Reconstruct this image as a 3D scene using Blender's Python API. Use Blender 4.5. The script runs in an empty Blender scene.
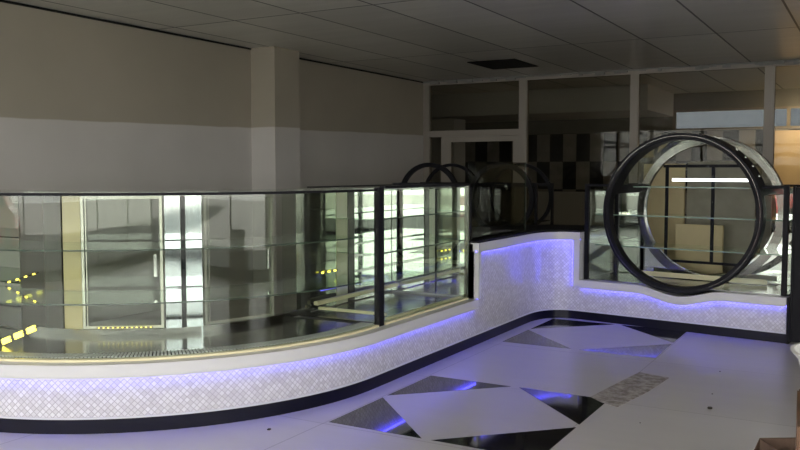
import bpy, bmesh, math, random
from mathutils import Vector, Matrix
random.seed(4)
PI = math.pi
S = bpy.context.scene
C = S.collection

# ------------------------------------------------------------------ camera
F = 843.0
yaw = math.atan(480 / F)
pit = math.atan(54 / F)
cam = bpy.data.objects.new('camera', bpy.data.cameras.new('camera'))
C.objects.link(cam)
cam.data.sensor_width = 36
cam.data.lens = F / 800 * 36
cam.location = (0, 0, 1.5)
cam.rotation_euler = (PI / 2 - pit, 0, yaw)
cam.data.clip_start = 0.05
cam.data.clip_end = 400
S.camera = cam

# ------------------------------------------------------------------ world, sun, exposure
w = bpy.data.worlds.new('world')
S.world = w
w.use_nodes = True
wn = w.node_tree.nodes
bg = wn['Background']
bg.inputs[0].default_value = (1.0, 0.985, 0.965, 1)
bg.inputs[1].default_value = 3.7
sun = bpy.data.objects.new('sun', bpy.data.lights.new('sun', 'SUN'))
C.objects.link(sun)
sun.data.energy = 6.0
sun.data.angle = 0.01
sun.data.color = (1.0, 0.97, 0.9)
sun.rotation_euler = (math.radians(18), math.radians(6), 0)
V = S.view_settings
V.view_transform = 'Standard'
V.look = 'None'
V.exposure = 0.78
V.gamma = 1
V.use_curve_mapping = False
S.cycles.transparent_max_bounces = 32
S.cycles.max_bounces = 10
S.cycles.glossy_bounces = 6


def portal(name, loc, rot, sx, sy):
    l = bpy.data.lights.new(name, 'AREA')
    l.shape = 'RECTANGLE'
    l.size = sx
    l.size_y = sy
    l.cycles.is_portal = True
    o = bpy.data.objects.new(name, l)
    C.objects.link(o)
    o.location = loc
    o.rotation_euler = rot


# ------------------------------------------------------------------ materials
def mat(name, col, rough=0.5, metal=0.0, spec=0.5, noise=0.0, nscale=6.0, bump=0.0, bscale=40.0,
        emit=None, estr=0.0, coat=0.0):
    m = bpy.data.materials.new(name)
    m.use_nodes = True
    nt = m.node_tree
    b = nt.nodes['Principled BSDF']
    b.inputs['Base Color'].default_value = (*col, 1)
    b.inputs['Roughness'].default_value = rough
    b.inputs['Metallic'].default_value = metal
    b.inputs['Specular IOR Level'].default_value = spec
    b.inputs['Coat Weight'].default_value = coat
    b.inputs['Coat Roughness'].default_value = 0.05
    tc = nt.nodes.new('ShaderNodeTexCoord')
    if noise > 0:
        n = nt.nodes.new('ShaderNodeTexNoise')
        n.inputs['Scale'].default_value = nscale
        n.inputs['Detail'].default_value = 5
        nt.links.new(tc.outputs['Object'], n.inputs['Vector'])
        r = nt.nodes.new('ShaderNodeMapRange')
        r.inputs['From Min'].default_value = 0.3
        r.inputs['From Max'].default_value = 0.7
        r.inputs['To Min'].default_value = 1 - noise
        r.inputs['To Max'].default_value = 1 + noise
        nt.links.new(n.outputs[0], r.inputs[0])
        x = nt.nodes.new('ShaderNodeVectorMath')
        x.operation = 'SCALE'
        x.inputs[0].default_value = col
        nt.links.new(r.outputs[0], x.inputs['Scale'])
        nt.links.new(x.outputs[0], b.inputs['Base Color'])
    if bump > 0:
        n2 = nt.nodes.new('ShaderNodeTexNoise')
        n2.inputs['Scale'].default_value = bscale
        nt.links.new(tc.outputs['Object'], n2.inputs['Vector'])
        bp = nt.nodes.new('ShaderNodeBump')
        bp.inputs['Strength'].default_value = bump
        bp.inputs['Distance'].default_value = 0.01
        nt.links.new(n2.outputs[0], bp.inputs['Height'])
        nt.links.new(bp.outputs[0], b.inputs['Normal'])
    if emit:
        b.inputs['Emission Color'].default_value = (*emit, 1)
        b.inputs['Emission Strength'].default_value = estr
    return m


def glass(name, tint, ior=1.45, rough=0.0, boost=1.0):
    m = bpy.data.materials.new(name)
    m.use_nodes = True
    nt = m.node_tree
    nt.nodes.clear()
    o = nt.nodes.new('ShaderNodeOutputMaterial')
    mx = nt.nodes.new('ShaderNodeMixShader')
    tr = nt.nodes.new('ShaderNodeBsdfTransparent')
    tr.inputs[0].default_value = (*tint, 1)
    gl = nt.nodes.new('ShaderNodeBsdfGlossy')
    gl.inputs['Roughness'].default_value = rough
    gl.inputs['Color'].default_value = (0.95, 0.97, 0.96, 1)
    ge = nt.nodes.new('ShaderNodeNewGeometry')
    dt = nt.nodes.new('ShaderNodeVectorMath')
    dt.operation = 'DOT_PRODUCT'
    nt.links.new(ge.outputs['Incoming'], dt.inputs[0])
    nt.links.new(ge.outputs['Normal'], dt.inputs[1])
    prev = dt.outputs['Value']
    f0 = ((ior - 1) / (ior + 1)) ** 2
    for op, b_, c_ in (('ABSOLUTE', 0, 0), ('MULTIPLY_ADD', -1, 1), ('POWER', 5, 0), ('MULTIPLY_ADD', 1 - f0, f0)):
        q = nt.nodes.new('ShaderNodeMath')
        q.operation = op
        nt.links.new(prev, q.inputs[0])
        q.inputs[1].default_value = b_
        q.inputs[2].default_value = c_
        prev = q.outputs[0]
    mu = nt.nodes.new('ShaderNodeMath')
    mu.operation = 'MULTIPLY'
    mu.inputs[1].default_value = boost
    mu.use_clamp = True
    nt.links.new(prev, mu.inputs[0])
    nt.links.new(mu.outputs[0], mx.inputs[0])
    nt.links.new(tr.outputs[0], mx.inputs[1])
    nt.links.new(gl.outputs[0], mx.inputs[2])
    nt.links.new(mx.outputs[0], o.inputs[0])
    return m


M = {}
M['glass'] = glass('clear_glass', (0.93, 0.955, 0.92), boost=0.8)
M['shelf_glass'] = glass('shelf_glass', (0.80, 0.88, 0.80), boost=1.2)
M['shelf_edge'] = mat('shelf_edge', (0.05, 0.075, 0.06), 0.15)
M['green_edge_highlight'] = mat('green_edge_highlight', (0.22, 0.32, 0.26), 0.2)  # lighter than shelf_edge: edge highlights put into the colour
M['window_glass'] = glass('window_glass', (0.96, 0.96, 0.95))
M['dark_glass'] = glass('dark_glass', (0.68, 0.67, 0.62), boost=0.28)
M['mirror'] = mat('mirror', (0.58, 0.61, 0.58), 0.02, 1.0)
M['bright_mirror'] = mat('bright_mirror', (0.50, 0.54, 0.58), 0.06, 1.0)
M['brown_frame'] = mat('brown_frame', (0.05, 0.045, 0.035), 0.35)
M['dimmed_mirror'] = mat('dimmed_mirror', (0.15, 0.17, 0.13), 0.04, 1.0)  # mirror darkened so the dim reflection sits in its colour
M['pale_reflection'] = mat('pale_reflection', (0.60, 0.60, 0.42), 0.2)
M['door_frame'] = mat('door_frame', (0.55, 0.54, 0.48), 0.3, 0.5)
M['steel'] = mat('steel', (0.38, 0.39, 0.39), 0.22, 1.0, noise=0.15, nscale=4)
M['steel_dark'] = mat('steel_dark', (0.16, 0.16, 0.15), 0.18, 1.0, noise=0.2, nscale=5)
M['chrome'] = mat('chrome', (0.75, 0.76, 0.74), 0.12, 1.0)
M['black'] = mat('black_frame', (0.010, 0.010, 0.013), 0.45, spec=0.12)
M['black_gloss'] = mat('black_kick', (0.006, 0.006, 0.014), 0.3, noise=0.1, spec=0.2)
M['granite'] = mat('black_granite', (0.012, 0.012, 0.014), 0.06, noise=0.5, nscale=60)
M['cream_metal'] = mat('cream_metal', (0.80, 0.74, 0.48), 0.35)
M['white_trim'] = mat('white_trim', (0.64, 0.64, 0.65), 0.35)
M['alu'] = mat('aluminium', (0.34, 0.31, 0.27), 0.5, 0.2)
M['cream_board'] = mat('cream_board', (0.62, 0.53, 0.30), 0.6, noise=0.08, nscale=3)
M['warm_board'] = mat('warm_board', (0.85, 0.66, 0.42), 0.6, noise=0.1, nscale=3)
M['olive_board'] = mat('olive_board', (0.30, 0.29, 0.22), 0.6, noise=0.1)
M['grey_board'] = mat('grey_board', (0.22, 0.22, 0.21), 0.6, noise=0.1)
M['void'] = mat('void_shade', (0.004, 0.004, 0.004), 0.9)  # near-black painting the shade inside gaps, openings and grille slots
M['blue_led'] = mat('blue_led', (0.1, 0.1, 0.5), 0.5, emit=(0.09, 0.08, 1.0), estr=15)
M['warm_led'] = mat('warm_led', (0.8, 0.7, 0.4), 0.5, emit=(1.0, 0.80, 0.40), estr=2.2)
M['yellow_reflection'] = mat('yellow_reflection', (0.8, 0.7, 0.1), 0.5, emit=(1.0, 0.80, 0.10), estr=2.6)  # glow put in for yellow reflections in the case glass
M['white_led'] = mat('white_led', (0.9, 0.9, 0.9), 0.5, emit=(0.95, 1.0, 1.0), estr=1.6)
M['cardboard'] = mat('cardboard', (0.10, 0.06, 0.04), 0.85, noise=0.15, bump=0.3)
M['wood'] = mat('brown_wood', (0.16, 0.08, 0.04), 0.5, noise=0.2, nscale=8)
M['basin'] = mat('white_plastic', (0.65, 0.65, 0.63), 0.35)
M['grime'] = mat('grime', (0.05, 0.045, 0.04), 0.9, noise=0.4)
M['concrete'] = mat('concrete', (0.36, 0.35, 0.34), 0.9, noise=0.12, nscale=1.5)
M['asphalt'] = mat('asphalt', (0.035, 0.036, 0.037), 0.9, noise=0.2)
M['hedge'] = mat('hedge_leaf', (0.05, 0.09, 0.03), 0.8, noise=0.5, nscale=8)
M['car_grey'] = mat('car_grey', (0.08, 0.085, 0.09), 0.25, coat=1)
M['car_red'] = mat('car_red', (0.35, 0.02, 0.02), 0.25, coat=1)
M['tyre'] = mat('tyre', (0.02, 0.02, 0.02), 0.8)


def nodes_of(name, rough):
    m = bpy.data.materials.new(name)
    m.use_nodes = True
    nt = m.node_tree
    b = nt.nodes['Principled BSDF']
    b.inputs['Roughness'].default_value = rough
    return m, nt, b


def N(nt, t, **kw):
    n = nt.nodes.new(t)
    for k, v in kw.items():
        if k in n.inputs:
            n.inputs[k].default_value = v
        else:
            setattr(n, k, v)
    return n


# two-tone painted wall
def wall_mat():
    m, nt, b = nodes_of('wall_paint', 0.75)
    g = N(nt, 'ShaderNodeNewGeometry')
    sp = N(nt, 'ShaderNodeSeparateXYZ')
    nt.links.new(g.outputs['Position'], sp.inputs[0])
    no = N(nt, 'ShaderNodeTexNoise', Scale=1.6)
    nt.links.new(g.outputs['Position'], no.inputs['Vector'])
    a = N(nt, 'ShaderNodeMath', operation='MULTIPLY_ADD')
    a.inputs[1].default_value = 0.03
    sl = N(nt, 'ShaderNodeMath', operation='MULTIPLY_ADD')
    sl.inputs[1].default_value = -0.0165
    nt.links.new(sp.outputs[1], sl.inputs[0])
    nt.links.new(sp.outputs[2], sl.inputs[2])
    nt.links.new(no.outputs[0], a.inputs[0])
    nt.links.new(sl.outputs[0], a.inputs[2])
    r = N(nt, 'ShaderNodeMapRange')
    r.inputs['From Min'].default_value = 1.902
    r.inputs['From Max'].default_value = 1.915
    nt.links.new(a.outputs[0], r.inputs[0])
    mx = N(nt, 'ShaderNodeMix', data_type='RGBA')
    mx.inputs[6].default_value = (0.58, 0.56, 0.53, 1)
    mx.inputs[7].default_value = (0.39, 0.355, 0.285, 1)
    nt.links.new(r.outputs[0], mx.inputs[0])
    n2 = N(nt, 'ShaderNodeTexNoise', Scale=0.9, Detail=4)
    nt.links.new(g.outputs['Position'], n2.inputs['Vector'])
    r2 = N(nt, 'ShaderNodeMapRange')
    r2.inputs['To Min'].default_value = 0.85
    r2.inputs['To Max'].default_value = 1.12
    nt.links.new(n2.outputs[0], r2.inputs[0])
    sc = N(nt, 'ShaderNodeVectorMath', operation='SCALE')
    nt.links.new(mx.outputs[2], sc.inputs[0])
    nt.links.new(r2.outputs[0], sc.inputs['Scale'])
    nt.links.new(sc.outputs[0], b.inputs['Base Color'])
    return m


def brick_mat(name, c1, c2, mort, bw, rh, ms, rough, bump=0.0, offset=0.5, uv=False, loc=(0, 0, 0), streak=0.0, rot=0.0, spec=0.5):
    m, nt, b = nodes_of(name, rough)
    b.inputs['Specular IOR Level'].default_value = spec
    tc = N(nt, 'ShaderNodeTexCoord')
    mp = N(nt, 'ShaderNodeMapping')
    mp.inputs['Location'].default_value = loc
    mp.inputs['Rotation'].default_value = (0, 0, rot)
    nt.links.new(tc.outputs['UV' if uv else 'Object'], mp.inputs[0])
    br = N(nt, 'ShaderNodeTexBrick')
    br.offset = offset
    br.inputs['Color1'].default_value = (*c1, 1)
    br.inputs['Color2'].default_value = (*c2, 1)
    br.inputs['Mortar'].default_value = (*mort, 1)
    br.inputs['Scale'].default_value = 1
    br.inputs['Mortar Size'].default_value = ms
    br.inputs['Mortar Smooth'].default_value = 0.3
    br.inputs['Brick Width'].default_value = bw
    br.inputs['Row Height'].default_value = rh
    nt.links.new(mp.outputs[0], br.inputs['Vector'])
    out = br.outputs['Color']
    if streak > 0:
        mp2 = N(nt, 'ShaderNodeMapping')
        mp2.inputs['Scale'].default_value = (1, 9, 1)
        nt.links.new(tc.outputs['Object'], mp2.inputs[0])
        n2 = N(nt, 'ShaderNodeTexNoise', Scale=0.8, Detail=5)
        nt.links.new(mp2.outputs[0], n2.inputs['Vector'])
        r2 = N(nt, 'ShaderNodeMapRange')
        r2.inputs['To Min'].default_value = 1 - streak
        r2.inputs['To Max'].default_value = 1 + streak
        nt.links.new(n2.outputs[0], r2.inputs[0])
        sc = N(nt, 'ShaderNodeVectorMath', operation='SCALE')
        nt.links.new(out, sc.inputs[0])
        nt.links.new(r2.outputs[0], sc.inputs['Scale'])
        out = sc.outputs[0]
    nt.links.new(out, b.inputs['Base Color'])
    if bump:
        bp = N(nt, 'ShaderNodeBump', invert=True)
        bp.inputs['Strength'].default_value = bump
        bp.inputs['Distance'].default_value = 0.004
        nt.links.new(br.outputs['Fac'], bp.inputs['Height'])
        nt.links.new(bp.outputs[0], b.inputs['Normal'])
    return m


M['wall'] = wall_mat()
M['ceiling'] = brick_mat('ceiling_panels', (0.84, 0.83, 0.78), (0.70, 0.69, 0.65), (0.04, 0.04, 0.04),
                         3.2, 0.81, 0.012, 0.30, 0.5, offset=0.0, loc=(0.2, 0.60 + 0.2, 0), streak=0.12, rot=PI / 2)
M['floor'] = brick_mat('floor_tiles', (0.56, 0.54, 0.53), (0.52, 0.50, 0.49), (0.26, 0.24, 0.23),
                       1.32, 1.32, 0.003, 0.30, 0.1, offset=0.0, loc=(2.84, 1.26 - 0.04, 0), streak=0.06)
M['tile'] = brick_mat('mosaic_tiles', (0.76, 0.75, 0.75), (0.60, 0.58, 0.58), (0.46, 0.44, 0.44),
                      0.026, 0.026, 0.0018, 0.22, 1.0, uv=True, offset=0.0, rot=PI / 4)
M['check'] = None


def check_mat():
    m, nt, b = nodes_of('check_tiles', 0.35)
    tc = N(nt, 'ShaderNodeTexCoord')
    mp = N(nt, 'ShaderNodeMapping')
    mp.inputs['Scale'].default_value = (1 / 0.286, 1, 1 / 0.575)
    mp.inputs['Location'].default_value = (0.06 + 0.45 - 0.77 - 0.56, 0, -2.27 / 0.575)
    nt.links.new(tc.outputs['Object'], mp.inputs[0])
    ch = N(nt, 'ShaderNodeTexChecker', Scale=1.0)
    ch.inputs['Color1'].default_value = (0.012, 0.012, 0.012, 1)
    ch.inputs['Color2'].default_value = (0.30, 0.29, 0.27, 1)
    sp = N(nt, 'ShaderNodeSeparateXYZ')
    nt.links.new(mp.outputs[0], sp.inputs[0])
    cb = N(nt, 'ShaderNodeCombineXYZ')
    cb.inputs[1].default_value = 0.5
    nt.links.new(sp.outputs[0], cb.inputs[0])
    nt.links.new(sp.outputs[2], cb.inputs[2])
    nt.links.new(cb.outputs[0], ch.inputs['Vector'])
    no = N(nt, 'ShaderNodeTexNoise', Scale=5, Detail=5)
    nt.links.new(tc.outputs['Object'], no.inputs['Vector'])
    r2 = N(nt, 'ShaderNodeMapRange')
    r2.inputs['To Min'].default_value = 0.5
    r2.inputs['To Max'].default_value = 1.5
    nt.links.new(no.outputs[0], r2.inputs[0])
    sc = N(nt, 'ShaderNodeVectorMath', operation='SCALE')
    nt.links.new(ch.outputs[0], sc.inputs[0])
    nt.links.new(r2.outputs[0], sc.inputs['Scale'])
    nt.links.new(sc.outputs[0], b.inputs['Base Color'])
    return m


M['check'] = check_mat()


def stain_mat():
    m, nt, b = nodes_of('cement_stain', 0.7)
    tc = N(nt, 'ShaderNodeTexCoord')
    no = N(nt, 'ShaderNodeTexNoise', Scale=14, Detail=8, Roughness=0.7)
    nt.links.new(tc.outputs['Object'], no.inputs['Vector'])
    cr = N(nt, 'ShaderNodeValToRGB')
    cr.color_ramp.elements[0].position = 0.42
    cr.color_ramp.elements[0].color = (0.22, 0.19, 0.17, 1)
    cr.color_ramp.elements[1].position = 0.60
    cr.color_ramp.elements[1].color = (0.50, 0.47, 0.44, 1)
    nt.links.new(no.outputs[0], cr.inputs[0])
    nt.links.new(cr.outputs[0], b.inputs['Base Color'])
    return m


M['stain'] = stain_mat()


# ------------------------------------------------------------------ mesh helpers
def obj(name, bm, m, parent=None, smooth=False, loc=None):
    bmesh.ops.recalc_face_normals(bm, faces=bm.faces)
    me = bpy.data.meshes.new(name)
    bm.to_mesh(me)
    bm.free()
    o = bpy.data.objects.new(name, me)
    C.objects.link(o)
    me.materials.append(M[m] if isinstance(m, str) else m)
    if smooth:
        for p in me.polygons:
            p.use_smooth = True
        bpy.context.view_layer.objects.active = o
        try:
            me.set_sharp_from_angle(angle=math.radians(35))
        except Exception:
            pass
    if loc:
        me.transform(Matrix.Translation(-Vector(loc)))
        o.location = loc
    if parent:
        o.parent = parent
        o.matrix_parent_inverse = Matrix.Translation(parent.location).inverted() if parent.rotation_euler.z == 0 else \
            (Matrix.Translation(parent.location) @ Matrix.Rotation(parent.rotation_euler.z, 4, 'Z')).inverted()
    return o


def tag(o, label, cat, group=None):
    o['label'] = label
    o['category'] = cat
    if group:
        o['group'] = group
    return o


def thing(name, label, cat, loc, group=None):
    o = bpy.data.objects.new(name, None)
    o.empty_display_size = 0.1
    C.objects.link(o)
    o.location = loc
    return tag(o, label, cat, group)


def struct(name, bm, m, parent=None):
    o = obj(name, bm, m, parent)
    if not parent:
        o['kind'] = 'structure'
    return o


def box(bm, x0, x1, y0, y1, z0, z1, T=None):
    ps = [(x0, y0, z0), (x1, y0, z0), (x1, y1, z0), (x0, y1, z0), (x0, y0, z1), (x1, y0, z1), (x1, y1, z1), (x0, y1, z1)]
    vs = [bm.verts.new(T @ Vector(p) if T else p) for p in ps]
    for f in ((0, 3, 2, 1), (4, 5, 6, 7), (0, 1, 5, 4), (1, 2, 6, 5), (2, 3, 7, 6), (3, 0, 4, 7)):
        bm.faces.new([vs[i] for i in f])


def B(*a, T=None):
    bm = bmesh.new()
    for b in a:
        box(bm, *b, T=T)
    return bm


def bevel(bm, w=0.004, seg=2):
    bmesh.ops.bevel(bm, geom=bm.edges[:], offset=w, segments=seg, affect='EDGES', clamp_overlap=True)
    return bm


def offset(pts, o):
    out = []
    n = len(pts)
    for i, p in enumerate(pts):
        a = Vector(pts[max(i - 1, 0)])
        b = Vector(pts[i])
        c = Vector(pts[min(i + 1, n - 1)])
        d1 = (b - a).normalized() if i > 0 else (c - b).normalized()
        d2 = (c - b).normalized() if i < n - 1 else d1
        n1 = Vector((d1.y, -d1.x))
        n2 = Vector((d2.y, -d2.x))
        m = (n1 + n2)
        m = m / max(m.dot(n1), 0.2)
        out.append((b.x + m.x * o, b.y + m.y * o))
    return out


def band(pts, o_in, o_out, z0, z1, bm=None, zfun=None):
    """solid band following the plan path between two offsets; UV runs in metres along the path"""
    bm = bm or bmesh.new()
    uv = bm.loops.layers.uv.verify()
    A = offset(pts, o_out)
    Bp = offset(pts, o_in)
    L = [0]
    for i in range(1, len(pts)):
        L.append(L[-1] + (Vector(pts[i]) - Vector(pts[i - 1])).length)
    rows = []
    for i in range(len(pts)):
        d = zfun(L[i]) if zfun else (0, 0)
        rows.append([bm.verts.new((*A[i], z0 + d[0])), bm.verts.new((*A[i], z1 + d[1])),
                     bm.verts.new((*Bp[i], z1 + d[1])), bm.verts.new((*Bp[i], z0 + d[0]))])
    for i in range(len(pts) - 1):
        for k in range(4):
            k2 = (k + 1) % 4
            f = bm.faces.new([rows[i][k], rows[i + 1][k], rows[i + 1][k2], rows[i][k2]])
            vals = [(L[i], rows[i][k].co.z), (L[i + 1], rows[i + 1][k].co.z), (L[i + 1], rows[i + 1][k2].co.z), (L[i], rows[i][k2].co.z)]
            for lp, val in zip(f.loops, vals):
                lp[uv].uv = val
    bm.faces.new(rows[0])
    bm.faces.new(rows[-1][::-1])
    return bm


def arc(cx, cy, r, a0, a1, n):
    return [(cx + r * math.cos(math.radians(a0 + (a1 - a0) * i / n)), cy + r * math.sin(math.radians(a0 + (a1 - a0) * i / n))) for i in range(n + 1)]


def ringmesh(T, cx, cz, R0, R1, y0, y1, n=96, a0=0.0, a1=360.0):
    """annulus in the local XZ plane, from y0 to y1"""
    bm = bmesh.new()
    full = abs(a1 - a0 - 360) < 1e-6
    cnt = n if full else n + 1
    rows = []
    for i in range(cnt):
        a = math.radians(a0 + (a1 - a0) * i / n)
        c, s = math.cos(a), math.sin(a)
        rows.append([bm.verts.new(T @ Vector((cx + r * c, y, cz + r * s))) for r, y in ((R0, y0), (R1, y0), (R1, y1), (R0, y1))])
    for i in range(n):
        j = (i + 1) % cnt
        for k in range(4):
            bm.faces.new([rows[i][k], rows[j][k], rows[j][(k + 1) % 4], rows[i][(k + 1) % 4]])
    if not full:
        bm.faces.new(rows[0])
        bm.faces.new(rows[-1][::-1])
    return bm


# ------------------------------------------------------------------ plan paths
NSEG = 40
P_left = [(-6.62, 2.9), (-5.8, 2.9)] + arc(-5, 4.9, 2.0, -90, 0, NSEG) + [(-3, 5.5), (-3, 6.0), (-3, 6.55)]
dR = Vector((2.04, -0.30)).normalized()
nR = Vector((-dR.y, dR.x))
OR = Vector((-2.60, 8.262))            # start of the ring counter, on its base line
angR = math.atan2(dR.y, dR.x)
# corner fillet between x=-3 line and right line
P_mid = [(-3, 6.55), (-3, 7.2), (-3, 7.75)]
ca = (-3, 7.78)
cb = OR + dR * -0.02
for i in range(1, 10):
    t = i / 10
    q0, q1, q2 = Vector(ca), Vector((-3, 8.32)), Vector((cb.x, cb.y))
    p = q0 * (1 - t) ** 2 + q1 * 2 * t * (1 - t) + q2 * t * t
    P_mid.append((p.x, p.y))
P_mid.append((OR.x, OR.y))
LR = 1.95
P_right = [tuple(OR + dR * (LR * i / 40)) for i in range(41)]
TR = Matrix.Translation((OR.x, OR.y, 0)) @ Matrix.Rotation(angR, 4, 'Z')   # local x along counter, y to the back

# ------------------------------------------------------------------ room shell
XL, YB, ZC = -6.75, 12.7, 3.0
XR = 3.2
YF = -4.0
YE = 17.0
struct('floor', B((-9.5, XR, YF, YE, -0.2, 0)), 'floor')
struct('ceiling', B((-9.5, XR + 0.2, YF - 0.2, YE + 0.2, ZC, ZC + 0.15)), 'ceiling')
struct('wall_left', B((XL - 0.2, XL, 2.3, YB, 0, ZC)), 'wall')
struct('wall_left_pillar', B((XL, -6.385, 8.16, 8.66, 0, ZC)), 'wall')
struct('wall_right', B((XR, XR + 0.2, 4.0, 16.2, 0, ZC)), 'wall')
# outside: paving and an unseen overhang slab added to keep sun patches out
struct('floor_pavement', B((-40, 40, -40, 60, -0.25, -0.201)), 'concrete')
struct('floor_road', B((-40, 30, -15.5, -7.0, -0.2009, -0.16), (-16.5, -9.8, -6.99, 30, -0.2009, -0.16), (5.2, 9.5, -6.99, 40, -0.2009, -0.16)), 'asphalt')
struct('ceiling_sun_block', B((-11.5, 4.4, YF - 1.2, YE + 1.2, ZC + 0.151, ZC + 0.35)), 'grey_board')


def glazed_wall(name_i, axis, c, a0, a1, n, z0=0.0, z1=ZC, fw=0.07, sill=0.25, glass_m='window_glass', transom=None):
    """glazed shop wall: frame bars as one frame mesh, panes as another"""
    fr = bmesh.new()
    pn = bmesh.new()

    def bx(bm, u0, u1, d0, d1, v0, v1):
        if axis == 'x':
            box(bm, u0, u1, c + d0, c + d1, v0, v1)
        else:
            box(bm, c + d0, c + d1, u0, u1, v0, v1)
    bx(fr, a0, a1, -0.05, 0.05, z0, z0 + sill)
    bx(fr, a0, a1, -0.05, 0.05, z1 - 0.12, z1)
    for i in range(n + 1):
        u = a0 + (a1 - a0) * i / n
        bx(fr, u - fw / 2, u + fw / 2, -0.049, 0.049, z0 + sill, z1 - 0.12)
    if transom:
        bx(fr, a0, a1, -0.045, 0.045, transom, transom + 0.07)
    bx(pn, a0, a1, -0.004, 0.004, z0 + sill, z1 - 0.12)
    o = struct('window_%d' % name_i, fr, 'black')
    struct('window_pane', pn, glass_m, o)
    return o


glazed_wall(1, 'x', YF, -9.4, XR, 6, sill=0.15, transom=2.3)
glazed_wall(2, 'y', XL - 0.1, YF, 2.3, 3, sill=0.15, transom=2.3)
glazed_wall(3, 'y', XR, 16.2, YE, 1, sill=0.10, transom=2.4)
glazed_wall(4, 'y', XR, YF, 4.0, 4, sill=0.15, transom=2.3)  # unseen glazing, widened to throw more daylight on the left wall
portal('daylight_front', (-3, YF + 0.06, 1.5), (PI / 2, 0, 0), 12.4, 2.8)
portal('daylight_left', (XL - 0.03, -0.85, 1.5), (0, -PI / 2, 0), 2.8, 6.2)
portal('daylight_right_rear', (XR - 0.06, 16.6, 1.5), (0, PI / 2, 0), 2.8, 0.8)
portal('added_daylight_right_front', (XR - 0.06, 0, 1.5), (0, PI / 2, 0), 2.8, 7.8)

# rear glazed partition (window_5) : pale aluminium posts, head rail, transom and a door frame
fr = bmesh.new()
for x0, x1 in ((-6.75, -6.64), (-5.03, -4.90), (-3.27, -3.15), (-1.43, -1.30), (0.4, 0.52), (2.2, 2.32)):
    box(fr, x0, x1, YB - 0.05, YB + 0.05, 0.1, 2.93)
box(fr, XL, XR, YB - 0.052, YB + 0.052, 2.93, ZC)
box(fr, XL, XR, YB - 0.052, YB + 0.052, 0, 0.1)
box(fr, -6.64, -5.03, YB - 0.048, YB + 0.048, 2.07, 2.17)
w5 = struct('window_5', fr, 'alu')
pn = bmesh.new()
for x0, x1 in ((-4.90, -3.27), (-3.15, -1.43), (-1.30, 0.4), (0.52, 2.2), (2.32, XR)):
    box(pn, x0, x1, YB - 0.004, YB + 0.004, 0.1, 2.93)
box(pn, -6.64, -5.03, YB - 0.004, YB + 0.004, 2.17, 2.93)
struct('window_pane', pn, 'dark_glass', w5)
d1 = struct('door_1', B((-6.64, -6.24, YB - 0.03, YB + 0.03, 0.1, 0.18), (-6.42, -6.24, YB - 0.03, YB + 0.03, 0.1, 2.068),
                        (-5.13, -5.032, YB - 0.03, YB + 0.03, 0.1, 2.068), (-6.24, -5.13, YB - 0.03, YB + 0.03, 1.98, 2.068),
                        (-6.24, -5.13, YB - 0.03, YB + 0.03, 0.1, 0.3)), 'alu')
struct('door_pane', B((-6.24, -5.13, YB - 0.003, YB + 0.003, 0.3, 1.98), (-6.64, -6.42, YB - 0.003, YB + 0.003, 0.18, 2.068)), 'dark_glass', d1)
struct('door_handle', bevel(B((-5.11, -5.08, YB - 0.09, YB - 0.06, 0.95, 1.25), (-5.105, -5.085, YB - 0.07, YB - 0.03, 0.97, 0.99), (-5.105, -5.085, YB - 0.07, YB - 0.03, 1.21, 1.23)), 0.003), 'chrome', d1)
# rough plaster lip above the rear glazing
bm = bmesh.new()
x = XL
while x < XR:
    wdt = random.uniform(0.05, 0.18)
    box(bm, x, x + wdt, YB - 0.053 - random.uniform(0.02, 0.06), YB - 0.0525, ZC - random.uniform(0.015, 0.06), ZC - 0.002)
    x += wdt
struct('trim_1', bm, 'grey_board')

# black strip painting the shaded gap where the ceiling meets the left wall
struct('trim_gap_shade', B((XL, XL + 0.012, 4.0, 8.159, ZC - 0.022, ZC - 0.001), (XL, XL + 0.012, 8.661, YB - 0.06, ZC - 0.022, ZC - 0.001)), 'void')

# room beyond
struct('wall_back', B((-9.5, XR, YE, YE + 0.2, 0, 2.28)), 'check')
struct('wall_back_upper', B((-9.5, -3.55, YE, YE + 0.2, 2.28, ZC), (-3.55, XR, YE, YE + 0.2, 2.68, ZC)), 'grey_board')
struct('wall_rear_left', B((-9.5, -9.3, YB, YE, 0, ZC)), 'wall')
struct('wall_rear_return', B((-9.3, XL - 0.001, YB - 0.05, YB + 0.15, 0, ZC)), 'wall')
struct('wall_rear_pier', B((-7.60, -7.12, 14.6, 15.1, 0, 2.5)), 'white_trim')
struct('ceiling_bulkhead', B((-9.3, -3.55, 14.9, 16.999, 2.56, ZC - 0.001)), 'white_trim')
struct('trim_2', B((-9.3, -2.2, YE - 0.12, YE - 0.001, 0, 1.02), (-9.3, -2.2, YE - 0.2, YE - 0.001, 1.02, 1.07)), 'white_trim')
bm = B((-3.55, XR, YE - 0.02, YE + 0.08, 2.28, 2.32), (-3.55, XR, YE - 0.02, YE + 0.08, 2.64, 2.68))
for x in (-3.53, -1.5, 0.2, 1.9, 3.15):
    box(bm, x - 0.03, x + 0.03, YE - 0.015, YE + 0.075, 2.32, 2.64)
w6 = struct('window_6', bm, 'alu')
struct('window_pane', B((-3.55, XR, YE + 0.03, YE + 0.036, 2.32, 2.64)), glass('tinted_clerestory', (0.24, 0.26, 0.29)), w6)
tag(obj('wall_panel', bevel(B((-1.72, -0.6, YE - 0.08, YE - 0.02, 1.0, 2.24)), 0.01), 'warm_board'),
    'warm cream board on the far tiled wall behind the rear glazing at right', 'panel')

wl = bpy.data.lights.new('panel_lamp', 'AREA')
wl.size = 0.5
wl.energy = 14
wl.color = (1.0, 0.78, 0.5)
wlo = bpy.data.objects.new('panel_lamp', wl)
C.objects.link(wlo)
wlo.location = (-1.1, 16.1, 2.6)
wlo.rotation_euler = (math.radians(38), 0, 0)

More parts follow.
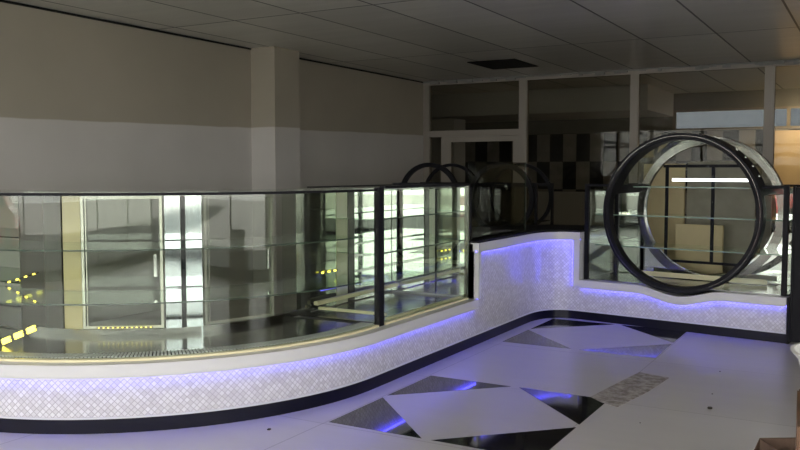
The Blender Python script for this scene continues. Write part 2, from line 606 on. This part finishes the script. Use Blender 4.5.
# black sheet painting the dark inside of a ceiling opening
struct('ceiling_opening_shade', B((-5.0, -4.3, 10.65, 11.55, ZC - 0.012, ZC - 0.001)), 'void')

# ------------------------------------------------------------------ floor inlays
def tri(name, pts, m, z=0.0015, label=None):
    bm = bmesh.new()
    lo = [bm.verts.new((*p, 0.0002)) for p in pts]
    hi = [bm.verts.new((*p, z)) for p in pts]
    bm.faces.new(lo[::-1])
    bm.faces.new(hi)
    n = len(pts)
    for i in range(n):
        bm.faces.new([lo[i], lo[(i + 1) % n], hi[(i + 1) % n], hi[i]])
    return struct(name, bm, m)


def inlay(cx, cy, h=0.66, g=0.03):
    for sx, sy in ((-1, -1), (-1, 1), (1, 1), (1, -1)):
        k = (cx + sx * h, cy + sy * h)
        tri('floor_inlay', [k, (cx + sx * h, cy + sy * g), (cx + sx * g, cy + sy * h)], 'granite')


inlay(-2.165, 4.76)
inlay(-2.19, 7.49)
tri('floor_stain', [(-1.52, 6.28), (-1.29, 6.21), (-1.33, 5.75), (-1.41, 5.27), (-1.53, 5.33), (-1.63, 5.42), (-1.57, 5.9)], 'stain', 0.003)
bm = bmesh.new()
for (x, y, r) in ((-0.891, 5.52, 0.018), (-3.088 + 0.05, 3.80, 0.012), (-0.94, 5.9, 0.006), (-1.2, 5.0, 0.005), (-1.0, 6.6, 0.006)):
    bmesh.ops.create_icosphere(bm, subdivisions=1, radius=r, matrix=Matrix.Translation((x, y, r * 0.4)) @ Matrix.Diagonal((1, 1.3, 0.5, 1)))
o = obj('floor_debris', bm, 'grime')
o['kind'] = 'stuff'
tag(o, 'small dark crumbs scattered on the pale floor', 'debris')


# ------------------------------------------------------------------ counters
def counter(root, pts, ztop, zlip0, o_back=-0.8, body_top=None):
    obj('body', band(pts, o_back, -0.012, 0.02, body_top or (ztop - 0.01)), 'grey_board', root, True)
    obj('kick_plate', band(pts, -0.012, 0.006, 0.0, 0.082), 'black_gloss', root, True)
    obj('kick_trim', band(pts, -0.012, 0.004, 0.0825, 0.094), 'white_trim', root, True)
    return obj('tile_cladding', band(pts, -0.012, 0.0, 0.0945, zlip0), 'tile', root, True)


LZ0, LZ1 = 0.335, 0.405
t = thing('curved_counter', 'low curved counter base clad in white mosaic tiles, under the big curved glass case', 'counter', (-4, 4, 0))
counter(t, P_left, LZ1, LZ0)
obj('ledge', band(P_left, -0.10, 0.045, LZ0 + 0.001, LZ1), 'white_trim', t, True)
obj('ledge_lip', band(P_left, 0.038, 0.045, LZ0 - 0.010, LZ0 + 0.0005), 'white_trim', t, True)
obj('led_strip', band(P_left, 0.016, 0.024, LZ0 - 0.005, LZ0 - 0.001), 'blue_led', t, True)

t = thing('raised_counter', 'taller white mosaic counter section at the inner corner, outlined by blue light', 'counter', (-3, 7.3, 0))
RZ = 0.885
counter(t, P_mid, RZ, RZ - 0.07)
obj('ledge', band(P_mid, -0.10, 0.045, RZ - 0.07, RZ), 'white_trim', t, True)
obj('stone_top', band(P_mid, -0.82, 0.035, RZ + 0.0005, RZ + 0.018), 'black', t, True)
bm = B((-3.10, -2.955, 6.55, 6.60, LZ1 + 0.001, RZ - 0.071), (-3.8, -3.101, 6.545, 6.56, LZ1 + 0.001, RZ - 0.001))
obj('side_frame', bm, 'white_trim', t)
bm = B((-0.07, 0.0, -0.045, 0.10, LZ0, RZ - 0.071), T=TR)
obj('side_frame', bevel(bm, 0.002, 1), 'white_trim', t)
obj('ledge_lip', band(P_mid, 0.038, 0.045, RZ - 0.080, RZ - 0.0705), 'white_trim', t, True)
bm = band(P_mid, 0.016, 0.024, RZ - 0.0755, RZ - 0.071)
box(bm, -2.996, -2.984, 6.601, 6.613, 0.36, RZ - 0.09)
box(bm, -0.083, -0.0705, -0.016, -0.004, 0.34, RZ - 0.09, T=TR)
obj('led_strip', bm, 'blue_led', t)

t = thing('ring_counter', 'low mosaic counter base carrying the large ring window case at right', 'counter', (OR.x + 1, OR.y, 0))
RCX = 1.005     # ring centre along the counter
RCZ = 1.105
RR = 0.745


def bump_z(L):
    d = abs(L - RCX)
    b = 0
    if d < 0.42:
        b = -(0.075 * (0.5 + 0.5 * math.cos(PI * d / 0.42)))
    return (b, b * 1.0)


counter(t, P_right, LZ1, 0.262, -0.85, 0.325)
# cladding above the bump line
bm = band(P_right, -0.012, 0.0, 0.263, LZ0, zfun=lambda L: (0, bump_z(L)[0]))
obj('tile_cladding', bm, 'tile', t, True)
obj('ledge', band(P_right, -0.10, 0.045, LZ0 + 0.001, LZ1, zfun=bump_z), 'white_trim', t, True)
obj('ledge_lip', band(P_right, 0.038, 0.045, LZ0 - 0.010, LZ0 + 0.0005, zfun=bump_z), 'white_trim', t, True)
obj('led_strip', band(P_right, 0.016, 0.024, LZ0 - 0.005, LZ0 - 0.001, zfun=bump_z), 'blue_led', t, True)
obj('end_panel', B((LR + 0.001, LR + 0.02, -0.02, 0.85, 0.0, LZ1), T=TR), 'black', t)

# ------------------------------------------------------------------ curved display case
CZ0, CZ1 = 0.406, 1.375
Pc = [(-6.62, 2.9), (-5.8, 2.9)] + arc(-5, 4.9, 2.0, -90, 0, NSEG) + [(-3, 5.025)]
t = thing('curved_display_case', 'long curved glass display case with chrome-framed rear doors, on the low counter', 'display case', (-4, 4, CZ0))
obj('front_glass', band(Pc, -0.056, -0.05, CZ0 + 0.015, CZ1 - 0.016), 'glass', t, True)
obj('top_glass', band(Pc, -0.79, -0.045, CZ1 - 0.008, CZ1 - 0.002), 'glass', t, True)
obj('top_rail', band(Pc, -0.062, -0.044, CZ1 - 0.016, CZ1), 'black', t, True)
obj('glass_channel', band(Pc, -0.075, -0.03, CZ0, CZ0 + 0.014), 'cream_metal', t, True)
obj('deck', band(Pc, -0.79, -0.19, CZ0 - 0.001, CZ0 + 0.006), 'steel_dark', t, True)
# slotted air grille behind the glass
og = band(Pc, -0.188, -0.077, CZ0 - 0.001, CZ0 + 0.0135)
obj('grille_bed', og, 'void', t, True)
bm = bmesh.new()
for i in range(200):
    # walk on the path
    s = 0.9 + i * 0.021
    pts = offset(Pc, -0.13)
    acc = 0
    for k in range(len(pts) - 1):
        a, b = Vector(pts[k]), Vector(pts[k + 1])
        l = (b - a).length
        if acc + l >= s:
            p = a.lerp(b, (s - acc) / l)
            d = (b - a).normalized()
            T = Matrix.Translation((p.x, p.y, CZ0)) @ Matrix.Rotation(math.atan2(d.y, d.x), 4, 'Z')
            box(bm, -0.006, 0.006, -0.05, 0.05, 0.0140, 0.021, T=T)
            break
        acc += l
obj('air_grille', bm, 'white_trim', t)
# shelves
for z in (0.717, 1.035):
    s = obj('glass_shelf', band(Pc, -0.72, -0.17, z - 0.004, z + 0.004), 'shelf_glass', t, True)
    obj('shelf_edge', band(Pc, -0.169, -0.163, z - 0.0045, z + 0.0045), 'shelf_edge', s, True)
    obj('shelf_edge', band(Pc, -0.726, -0.7205, z - 0.0035, z + 0.0035), 'shelf_edge', s, True)
# rear side, faceted around the inner curve
cen = Vector((-5, 4.9))


def rp(a, r=1.2):
    return (cen.x + r * math.cos(math.radians(a)), cen.y + r * math.sin(math.radians(a)))


def seg_box(p, q, th, z0, z1, ins=0.0, off=0.0):
    a, b = Vector(p), Vector(q)
    d = b - a
    T = Matrix.Translation((a.x, a.y, 0)) @ Matrix.Rotation(math.atan2(d.y, d.x), 4, 'Z')
    bm = bmesh.new()
    box(bm, ins, d.length - ins, off - th / 2, off + th / 2, z0, z1, T=T)
    return bm, T, d.length


def door(p, q, label):
    z0, z1 = 0.455, 1.335
    a, b = Vector(p), Vector(q)
    d = b - a
    T = Matrix.Translation((a.x, a.y, 0)) @ Matrix.Rotation(math.atan2(d.y, d.x), 4, 'Z')
    Lg = d.length
    f = 0.018
    bm = bmesh.new()
    box(bm, 0, f, -0.014, 0.014, z0, z1, T=T)
    box(bm, Lg - f, Lg, -0.014, 0.014, z0, z1, T=T)
    box(bm, f, Lg - f, -0.014, 0.014, z0, z0 + f, T=T)
    box(bm, f, Lg - f, -0.014, 0.014, z1 - f, z1, T=T)
    box(bm, f + 0.012, f + 0.018, -0.02, -0.0145, z0, z1, T=T)
    dr = obj('sliding_door', bm, 'door_frame', t)
    obj('door_pane', B((f, Lg - f, -0.003, 0.003, z0 + f, z1 - f), T=T), 'glass', dr)
    obj('door_handle', bevel(B((Lg - f - 0.04, Lg - f - 0.02, -0.03, -0.0035, 0.8, 0.95), T=T), 0.003), 'chrome', dr)


door(rp(-69), rp(-43.6), 'a')
door(rp(-31), rp(-4), 'b')
# bright column between the doors: two mirror strips and a dark post
c0 = Vector(rp(-43.3))
cd = (Vector(rp(-31.3)) - c0)
cd.rotate(Matrix.Rotation(math.radians(-4), 2))


def cp(f):
    q = c0 + cd * f
    return (q.x, q.y)


for f0_, f1_ in ((0.02, 0.42), (0.56, 0.98)):
    bm, _, _ = seg_box(cp(f0_), cp(f1_), 0.01, 0.41, 1.335)
    obj('mirror_strip', bm, 'bright_mirror', t)
bm, _, _ = seg_box(cp(0.43), cp(0.55), 0.03, 0.41, 1.335)
obj('rear_post', bm, 'black', t)
bm, _, _ = seg_box(rp(-82.5), rp(-75.7), 0.03, 0.41, 1.36)
obj('rear_post', bm, 'brown_frame', t)
bm, _, _ = seg_box(rp(-75.5), rp(-69.2), 0.01, 0.41, 1.36)
obj('rear_panel', bm, 'cream_board', t)
obj('rear_post', bevel(B((-3.85, -3.77, 5.16, 5.24, 0.41, 1.36)), 0.004), 'steel_dark', t)
obj('rear_glass', B((-3.803, -3.797, 4.93, 5.16, 0.455, 1.335)), 'glass', t)
obj('rear_mirror', B((-6.6, -5.1, 3.70, 3.706, 0.42, 1.35)), 'mirror', t)
Pi = [rp(a) for a in range(-90, 1, 3)] + [(-3.8, 5.16)]
obj('rear_sill', band(Pi, -0.02, 0.02, 0.413, 0.452), 'steel_dark', t, True)
obj('rear_head', band(Pi, -0.02, 0.02, 1.338, 1.362), 'chrome', t, True)
# shelf clips on the bright column
p = rp(-38.2, 1.25)
for z in (0.717, 1.035):
    bm = bmesh.new()
    bmesh.ops.create_cone(bm, cap_ends=True, segments=16, radius1=0.02, radius2=0.02, depth=0.05, matrix=Matrix.Translation((p[0], p[1], z - 0.03)))
    obj('shelf_clip', bm, 'black', t, True)
# end post toward the straight section
obj('front_post', bevel(B((-3.075, -3.03, 5.03, 5.10, CZ0, CZ1 + 0.01)), 0.004), 'black', t)

# yellow reflections at the curved case's left end are modelled as glowing dashes
def car(name, label, m, loc, rz):
    t = thing(name, label, 'car', loc)
    T = Matrix.Translation(loc) @ Matrix.Rotation(rz, 4, 'Z')
    prof = [(-2.1, 0.35), (-2.15, 0.75), (-1.95, 0.92), (-1.35, 0.98), (-0.75, 1.42), (0.75, 1.45), (1.4, 1.0), (1.95, 0.88), (2.12, 0.6), (2.1, 0.3)]
    bm = bmesh.new()
    L_, R_ = [], []
    for x, z in prof:
        yy = 0.82 if z < 1.2 else 0.64
        L_.append(bm.verts.new(T @ Vector((x, -yy, z))))
        R_.append(bm.verts.new(T @ Vector((x, yy, z))))
    for i in range(len(prof)):
        k = (i + 1) % len(prof)
        bm.faces.new([L_[i], L_[k], R_[k], R_[i]])
    bm.faces.new(L_)
    bm.faces.new(R_[::-1])
    bmesh.ops.triangulate(bm, faces=[f for f in bm.faces if len(f.verts) > 4])
    obj('car_body', bm, m, t)
    for sy in (-1, 1):
        bm = bmesh.new()
        vs = [bm.verts.new(T @ Vector((x, sy * (0.845 if z < 1.2 else 0.68), z))) for x, z in ((-1.15, 0.99), (-0.7, 1.34), (0.7, 1.36), (1.15, 1.01))]
        bm.faces.new(vs)
        q = bmesh.ops.extrude_face_region(bm, geom=bm.faces[:])
        bmesh.ops.translate(bm, verts=[v for v in q['geom'] if isinstance(v, bmesh.types.BMVert)], vec=T.to_3x3() @ Vector((0, sy * 0.01, 0)))
        obj('car_window', bm, 'black_gloss', t)
        for x in (-1.3, 1.35):
            bm = bmesh.new()
            bmesh.ops.create_cone(bm, cap_ends=True, segments=24, radius1=0.32, radius2=0.32, depth=0.2,
                                  matrix=T @ Matrix.Translation((x, sy * 0.78, 0.32)) @ Matrix.Rotation(PI / 2, 4, 'X'))
            obj('wheel', bm, 'tyre', t)


car('red_car', 'red car parked outside, glimpsed reflected in the mirrored case', 'car_red', (-8.5, -9.2, -0.16), 0.1)


def reflection_dashes(p0, p1, n, size, label):  # yellow reflections modelled as glowing boxes on a thin bar
    tt = thing('yellow_reflection_row', label, 'painted reflection', p0, 'painted yellow reflections in the glass cases')
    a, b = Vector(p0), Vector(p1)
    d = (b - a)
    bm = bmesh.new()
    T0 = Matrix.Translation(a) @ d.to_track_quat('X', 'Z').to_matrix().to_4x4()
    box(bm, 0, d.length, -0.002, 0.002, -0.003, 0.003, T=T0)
    obj('dash_link', bm, 'black', tt)
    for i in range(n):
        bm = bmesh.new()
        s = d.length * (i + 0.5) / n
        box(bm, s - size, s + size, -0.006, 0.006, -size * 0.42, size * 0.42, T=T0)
        obj('reflection_dash', bevel(bm, 0.002, 1), 'yellow_reflection', tt)


# ------------------------------------------------------------------ straight case
t = thing('straight_display_case', 'square glass case with mirrored back and black posts, between curved case and raised counter', 'display case', (-3.4, 5.8, CZ0))
Y0, Y1 = 5.12, 6.535
obj('front_glass', B((-3.056, -3.05, Y0, Y1 - 0.03, CZ0 + 0.015, CZ1 - 0.02)), 'glass', t)
obj('front_post', bevel(B((-3.075, -3.035, Y1 - 0.028, Y1, CZ0, CZ1)), 0.003), 'steel_dark', t)
obj('top_frame', bevel(B((-3.08, -3.03, Y0, Y1, CZ1, CZ1 + 0.018), (-3.81, -3.79, Y0 + 0.13, Y1, CZ1, CZ1 + 0.006), (-3.779, -3.081, Y1 - 0.04, Y1, CZ1, CZ1 + 0.018)), 0.002, 1), 'black', t)
obj('top_glass', B((-3.79, -3.06, Y0, Y1, CZ1 - 0.018, CZ1 - 0.0005)), 'glass', t)
obj('glass_channel', B((-3.075, -3.03, Y0, Y1 - 0.03, CZ0, CZ0 + 0.014)), 'cream_metal', t)
obj('deck', B((-3.79, -3.08, Y0 - 0.0, Y1 - 0.005, CZ0 - 0.0, CZ0 + 0.006)), 'steel_dark', t)
obj('rear_mirror', B((-3.81, -3.80, 5.245, 5.63, 0.42, 1.355)), 'dimmed_mirror', t)
obj('rear_panel', B((-3.81, -3.80, 5.64, 5.80, 0.42, 1.355)), 'pale_reflection', t)  # cream strip painted in for part of the reflected view
obj('rear_post', B((-3.81, -3.795, 5.805, 5.90, 0.42, 1.355)), 'brown_frame', t)  # dark bar painted in for the same reflected view
obj('rear_mirror', B((-3.81, -3.80, 5.905, Y1 - 0.005, 0.42, 1.355)), 'mirror', t)
obj('end_mirror', B((-3.795, -3.08, Y1 - 0.012, Y1 - 0.005, 0.43, 1.355)), 'mirror', t)
obj('mirror_seam', B((-3.36, -3.345, Y1 - 0.018, Y1 - 0.0125, 0.43, 1.355)), 'black', t)
obj('deck_rail', bevel(B((-3.76, -3.72, 5.26, Y1 - 0.02, 0.47, 0.50), (-3.12, -3.09, 5.26, Y1 - 0.04, 0.413, 0.43), (-3.72, -3.12, 5.26, 5.29, 0.44, 0.46)), 0.003), 'cream_metal', t)
obj('blue_reflection', B((-3.795, -3.785, 5.4, Y1 - 0.1, 0.56, 0.57)), mat('blue_reflection_glow', (0.1, 0.1, 0.4), 0.5, emit=(0.15, 0.13, 1.0), estr=1.2), t)  # glowing bar painted in for a blue line reflected in the case
for z in (0.66, 0.89, 1.145):
    s = obj('glass_shelf', B((-3.74, -3.20, Y0 + 0.14, Y1 - 0.02, z - 0.004, z + 0.004)), 'shelf_glass', t)
    obj('shelf_edge', B((-3.1995, -3.19, Y0 + 0.14, Y1 - 0.02, z - 0.0055, z + 0.0055)), 'shelf_edge', s)

# glass screen on the raised counter
t = thing('glass_screen', 'frameless glass screen standing on the raised corner counter', 'screen', (-3.08, 7.3, RZ + 0.018))
obj('glass_sheet', B((-3.084, -3.076, 6.60, 7.93, RZ + 0.020, 1.585)), 'dark_glass', t)
obj('edge_strip', B((-3.086, -3.074, 7.931, 7.941, RZ + 0.020, 1.585)), 'shelf_edge', t)
obj('corner_post', B((-3.09, -3.05, 6.565, 6.598, RZ + 0.020, 1.36)), 'black', t)
obj('base_channel', B((-3.095, -3.065, 6.60, 7.94, RZ + 0.0185, RZ + 0.0195)), 'black', t)

# ------------------------------------------------------------------ ring display case
t = thing('ring_display_case', 'glass display case at right with a big round black-framed window through it', 'display case', (OR.x + 1, OR.y + 0.4, CZ0))
W = LR - 0.01
D = 0.78
Z1 = 1.36
r_in = RR - 0.01
# front glass either side, shaped round the ring
def side_glass(sign, y0, y1, m, name, x_end, rr):
    bm = bmesh.new()
    n = 24
    rows = []
    for i in range(n + 1):
        z = CZ0 + 0.012 + (Z1 - 0.02 - CZ0 - 0.012) * i / n
        dz = z - RCZ
        xr = RCX + sign * math.sqrt(max(rr * rr - dz * dz, 0.0001))
        rows.append([bm.verts.new(TR @ Vector(q)) for q in ((xr, y0, z), (x_end, y0, z), (x_end, y1, z), (xr, y1, z))])
    for i in range(n):
        for k in range(4):
            bm.faces.new([rows[i][k], rows[i + 1][k], rows[i + 1][(k + 1) % 4], rows[i][(k + 1) % 4]])
    bm.faces.new(rows[0])
    bm.faces.new(rows[-1])
    return obj(name, bm, m, t)


side_glass(-1, 0.05, 0.056, 'glass', 'front_glass', 0.05, RR - 0.02)
side_glass(1, 0.05, 0.056, 'glass', 'front_glass', W - 0.05, RR - 0.02)
side_glass(-1, D, D + 0.008, 'mirror', 'rear_mirror', 0.05, RR * 0.86)
side_glass(1, D, D + 0.008, 'mirror', 'rear_mirror', W - 0.05, RR * 0.86)
posts = bmesh.new()
for x in (0.012, W - 0.055):
    for y in (0.035, D - 0.02):
        obj('corner_post', bevel(B((x, x + 0.043, y, y + 0.04, CZ0, Z1 + 0.012), T=TR), 0.003), 'black', t)
x_l = RCX - math.sqrt(RR ** 2 - (Z1 - RCZ) ** 2)
x_r = RCX + math.sqrt(RR ** 2 - (Z1 - RCZ) ** 2)
for y in (0.04, D - 0.015):
    obj('top_rail', B((0.055, x_l, y, y + 0.03, Z1 - 0.012, Z1 + 0.012), T=TR), 'black', t)
    obj('top_rail', B((x_r, W - 0.055, y, y + 0.03, Z1 - 0.012, Z1 + 0.012), T=TR), 'black', t)
obj('side_glass', B((0.02, 0.026, 0.075, D - 0.02, CZ0, Z1 - 0.012), T=TR), 'glass', t)
obj('side_glass', B((W - 0.03, W - 0.024, 0.075, D - 0.02, CZ0, Z1 - 0.012), T=TR), 'glass', t)
obj('top_glass', B((0.02, x_l - 0.01, 0.07, D - 0.02, Z1 - 0.002, Z1 + 0.004), T=TR), 'glass', t)
obj('top_glass', B((x_r + 0.01, W - 0.02, 0.07, D - 0.02, Z1 - 0.002, Z1 + 0.004), T=TR), 'glass', t)
obj('deck', B((0.02, W - 0.02, 0.06, D - 0.035, CZ0 - 0.0005, CZ0 + 0.006), T=TR), 'steel', t)
fr_ = obj('front_ring', ringmesh(TR, RCX, RCZ, RR - 0.060, RR, -0.07, 0.03), 'black', t, True)
obj('ring_bead', ringmesh(TR, RCX, RCZ, RR - 0.026, RR - 0.023, -0.073, -0.0705), 'steel_dark', fr_, True)
# barrel of the ring: glass tube running back over the top, dark bands either end
obj('barrel_glass', ringmesh(TR, RCX, RCZ, RR - 0.03, RR - 0.024, 0.031, D - 0.03, a0=21, a1=159), 'glass', t, True)
for (a, a2) in ((14, 21), (159, 166)):
    obj('barrel_band', ringmesh(TR, RCX, RCZ, RR - 0.036, RR - 0.014, 0.031, D - 0.03, n=8, a0=a, a1=a2), 'black', t, True)
obj('barrel_hoop', ringmesh(TR, RCX, RCZ, RR - 0.05, RR - 0.002, 0.0305, 0.17, a0=14, a1=166), 'black', t, True)
obj('rear_ring', ringmesh(TR, RCX, RCZ, RR - 0.085, RR - 0.01, D - 0.029, D + 0.03), 'steel_dark', t, True)
for a in (28, 36, 44, 52):
    aa = math.radians(a)
    p = Vector((RCX + (RR + 0.0) * math.cos(aa), 0.1, RCZ + (RR + 0.0) * math.sin(aa)))
    bm = bmesh.new()
    T = TR @ Matrix.Translation(p) @ Matrix.Rotation(-aa + PI / 2, 4, 'Y')
    bmesh.ops.create_cone(bm, cap_ends=True, segments=12, radius1=0.016, radius2=0.012, depth=0.012, matrix=T)
    obj('hoop_bolt', bm, 'chrome', t, True)
# rear sliding doors inside the ring, black framed
zt = 1.565
hw = math.sqrt((RR - 0.085) ** 2 - (zt - RCZ) ** 2)
zb = 0.56
hb = math.sqrt((RR - 0.085) ** 2 - (zb - RCZ) ** 2)
obj('door_frame', B((RCX - hw, RCX + hw, D, D + 0.02, zt - 0.03, zt), (RCX - hb, RCX + hb, D, D + 0.02, zb, zb + 0.025),
                    (RCX + 0.02, RCX + 0.05, D, D + 0.02, zb + 0.025, zt - 0.03), (RCX - 0.45, RCX - 0.42, D, D + 0.02, zb + 0.025, zt - 0.03), T=TR), 'black', t)
obj('light_tube', B((RCX - 0.36, RCX + 0.40, D - 0.05, D - 0.03, 1.395, 1.425), T=TR), 'white_led', t)
# shelves
for z in (0.75, 1.06, 1.345):
    xa, xb = (0.06, W - 0.06) if z < 1.3 else (RCX - 0.55, RCX + 0.55)
    s = obj('glass_shelf', B((xa, xb, 0.20, D - 0.06, z - 0.004, z + 0.004), T=TR), 'shelf_glass', t)
    obj('shelf_edge', B((xa, xb, 0.192, 0.1995, z - 0.0055, z + 0.0055), T=TR), 'green_edge_highlight', s)
obj('price_rail', B((RCX - 0.62, RCX + 0.62, 0.60, 0.61, 0.42, 0.47), T=TR), 'cream_metal', t)
bm = B((LR + 0.022, W + 0.05, -0.01, 0.03, 0.02, Z1 + 0.01), (W + 0.0505, W + 0.5, 0.0, 0.02, 0.02, Z1), T=TR)
tag(obj('end_screen', bm, 'black'), 'dark panel closing the right end of the ring display case', 'panel')

# boards standing behind the ring case
for (x0, x1, y0, z1, m_, nm, lab) in ((0.03, 0.50, 1.5, 1.58, 'cream_board', 'leaning_board', 'tall cream board seen through the ring window, left of its centre bar'),
                              (0.53, 1.25, 1.5, 1.60, 'olive_board', 'leaning_board', 'tall olive-grey board seen through the ring window, right of its centre bar'),
                              (0.52, 1.02, 1.2, 0.93, 'cream_board', 'leaning_board', 'low cream board seen through the lower half of the ring window')):
    bm = bevel(B((x0, x1, y0, y0 + 0.04, 0.0, z1), T=TR), 0.005)
    tag(obj(nm, bm, m_), lab, 'board')

# ------------------------------------------------------------------ small twin-ring case behind
t = thing('twin_ring_display_case', 'dark display case with two smaller ring windows behind the raised counter', 'display case', (-4.5, 9.6, 0))
Ty = Matrix.Translation((-5.42, 9.5, 0))
Wc = 1.88
obj('base', B((0, Wc, 0, 0.6, 0, 0.5), T=Ty), 'black', t)
obj('front_frame', B((0, 0.03, 0, 0.03, 0.5, 1.35), (Wc - 0.03, Wc, 0, 0.03, 0.5, 1.35), (0.03, Wc - 0.03, 0, 0.03, 1.31, 1.35), T=Ty), 'black', t)
obj('rear_frame', B((0, 0.03, 0.57, 0.6, 0.5, 1.35), (Wc - 0.03, Wc, 0.57, 0.6, 0.5, 1.35), (0.03, Wc - 0.03, 0.57, 0.6, 1.31, 1.35), T=Ty), 'black', t)
obj('front_glass', B((0.03, Wc - 0.03, 0.034, 0.040, 0.5, 1.31), T=Ty), 'dark_glass', t)
obj('glass_shelf', B((0.03, Wc - 0.03, 0.1, 0.55, 0.88, 0.89), T=Ty), 'shelf_glass', t)
for cx in (0.45, 1.43):
    obj('ring', ringmesh(Ty, cx, 1.175, 0.375, 0.43, -0.05, 0.0), 'black', t, True)
    obj('rear_ring', ringmesh(Ty, cx, 1.175, 0.385, 0.425, 0.601, 0.64), 'black', t, True)

# ------------------------------------------------------------------ things at the lower right edge
def cardboard_box():
    t = thing('cardboard_box', 'brown open cardboard box on the floor at the lower right edge', 'box', (-0.28, 4.2, 0))
    T = Matrix.Translation((-0.26, 4.33, 0)) @ Matrix.Rotation(math.radians(32), 4, 'Z')
    w_, d_, h_ = 0.32, 0.28, 0.20
    obj('box_body', B((-w_ / 2, w_ / 2, -d_ / 2, -d_ / 2 + 0.006, 0, h_), (-w_ / 2, w_ / 2, d_ / 2 - 0.006, d_ / 2, 0, h_),
                      (-w_ / 2, -w_ / 2 + 0.006, -d_ / 2 + 0.006, d_ / 2 - 0.006, 0, h_), (w_ / 2 - 0.006, w_ / 2, -d_ / 2 + 0.006, d_ / 2 - 0.006, 0, h_),
                      (-w_ / 2 + 0.006, w_ / 2 - 0.006, -d_ / 2 + 0.006, d_ / 2 - 0.006, 0, 0.006), T=T), 'cardboard', t)
    for (q, ang, ax) in (((0, -d_ / 2, h_), 30, 'X'), ((0, d_ / 2, h_), -55, 'X')):
        Tq = T @ Matrix.Translation(q) @ Matrix.Rotation(math.radians(ang), 4, ax)
        y0, y1 = (-0.13, 0) if ang > 0 else (0, 0.13)
        obj('flap', B((-w_ / 2, w_ / 2, y0, y1, 0.001, 0.006), T=Tq), 'cardboard', t)


cardboard_box()
tag(obj('side_cabinet', bevel(B((0.0, 0.5, -0.5, 0.0, 0, 0.70), T=Matrix.Translation((-0.243, 3.385, 0)) @ Matrix.Rotation(math.radians(4.5), 4, 'Z')), 0.006), 'wood'), 'brown wooden cabinet cut off by the right edge', 'cabinet')
bm = bmesh.new()
prof = [(0.0, 0.702), (0.16, 0.702), (0.20, 0.75), (0.225, 0.87), (0.250, 0.90), (0.237, 0.902), (0.21, 0.87), (0.175, 0.74), (0.0, 0.72)]
n = 40
rows = []
for i in range(n):
    a = 2 * PI * i / n
    rows.append([bm.verts.new((0.0 + r * math.cos(a), 3.13 + r * math.sin(a), z)) for r, z in prof[1:-1]])
for i in range(n):
    j = (i + 1) % n
    for k in range(len(rows[0]) - 1):
        bm.faces.new([rows[i][k], rows[j][k], rows[j][k + 1], rows[i][k + 1]])
bm.faces.new([r[0] for r in rows])
bm.faces.new([r[-1] for r in rows])
tag(obj('plastic_basin', bm, 'basin', smooth=True), 'white round plastic basin on the brown cabinet at the right edge', 'basin')

reflection_dashes((-5.198, 3.655, 0.732), (-4.85, 3.655, 0.825), 4, 0.012, 'topmost of three slanting painted yellow reflections at the left end of the curved case')
reflection_dashes((-5.215, 3.655, 0.592), (-4.79, 3.655, 0.709), 4, 0.026, 'middle one of three slanting painted yellow reflections at the left end of the curved case')
reflection_dashes((-4.76, 3.3, 0.425), (-4.40, 3.3, 0.560), 3, 0.042, 'lowest of three slanting painted yellow reflections in the curved case, with the largest dashes')
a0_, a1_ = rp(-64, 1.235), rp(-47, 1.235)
reflection_dashes((a0_[0], a0_[1], 0.468), (a1_[0], a1_[1], 0.468), 12, 0.006, 'row of tiny painted yellow reflection dots along the sill of the left rear case door')
reflection_dashes((-3.775, 5.36, 0.705), (-3.775, 5.62, 0.705), 3, 0.014, 'short row of painted yellow reflections on the mirrored back of the straight glass case')
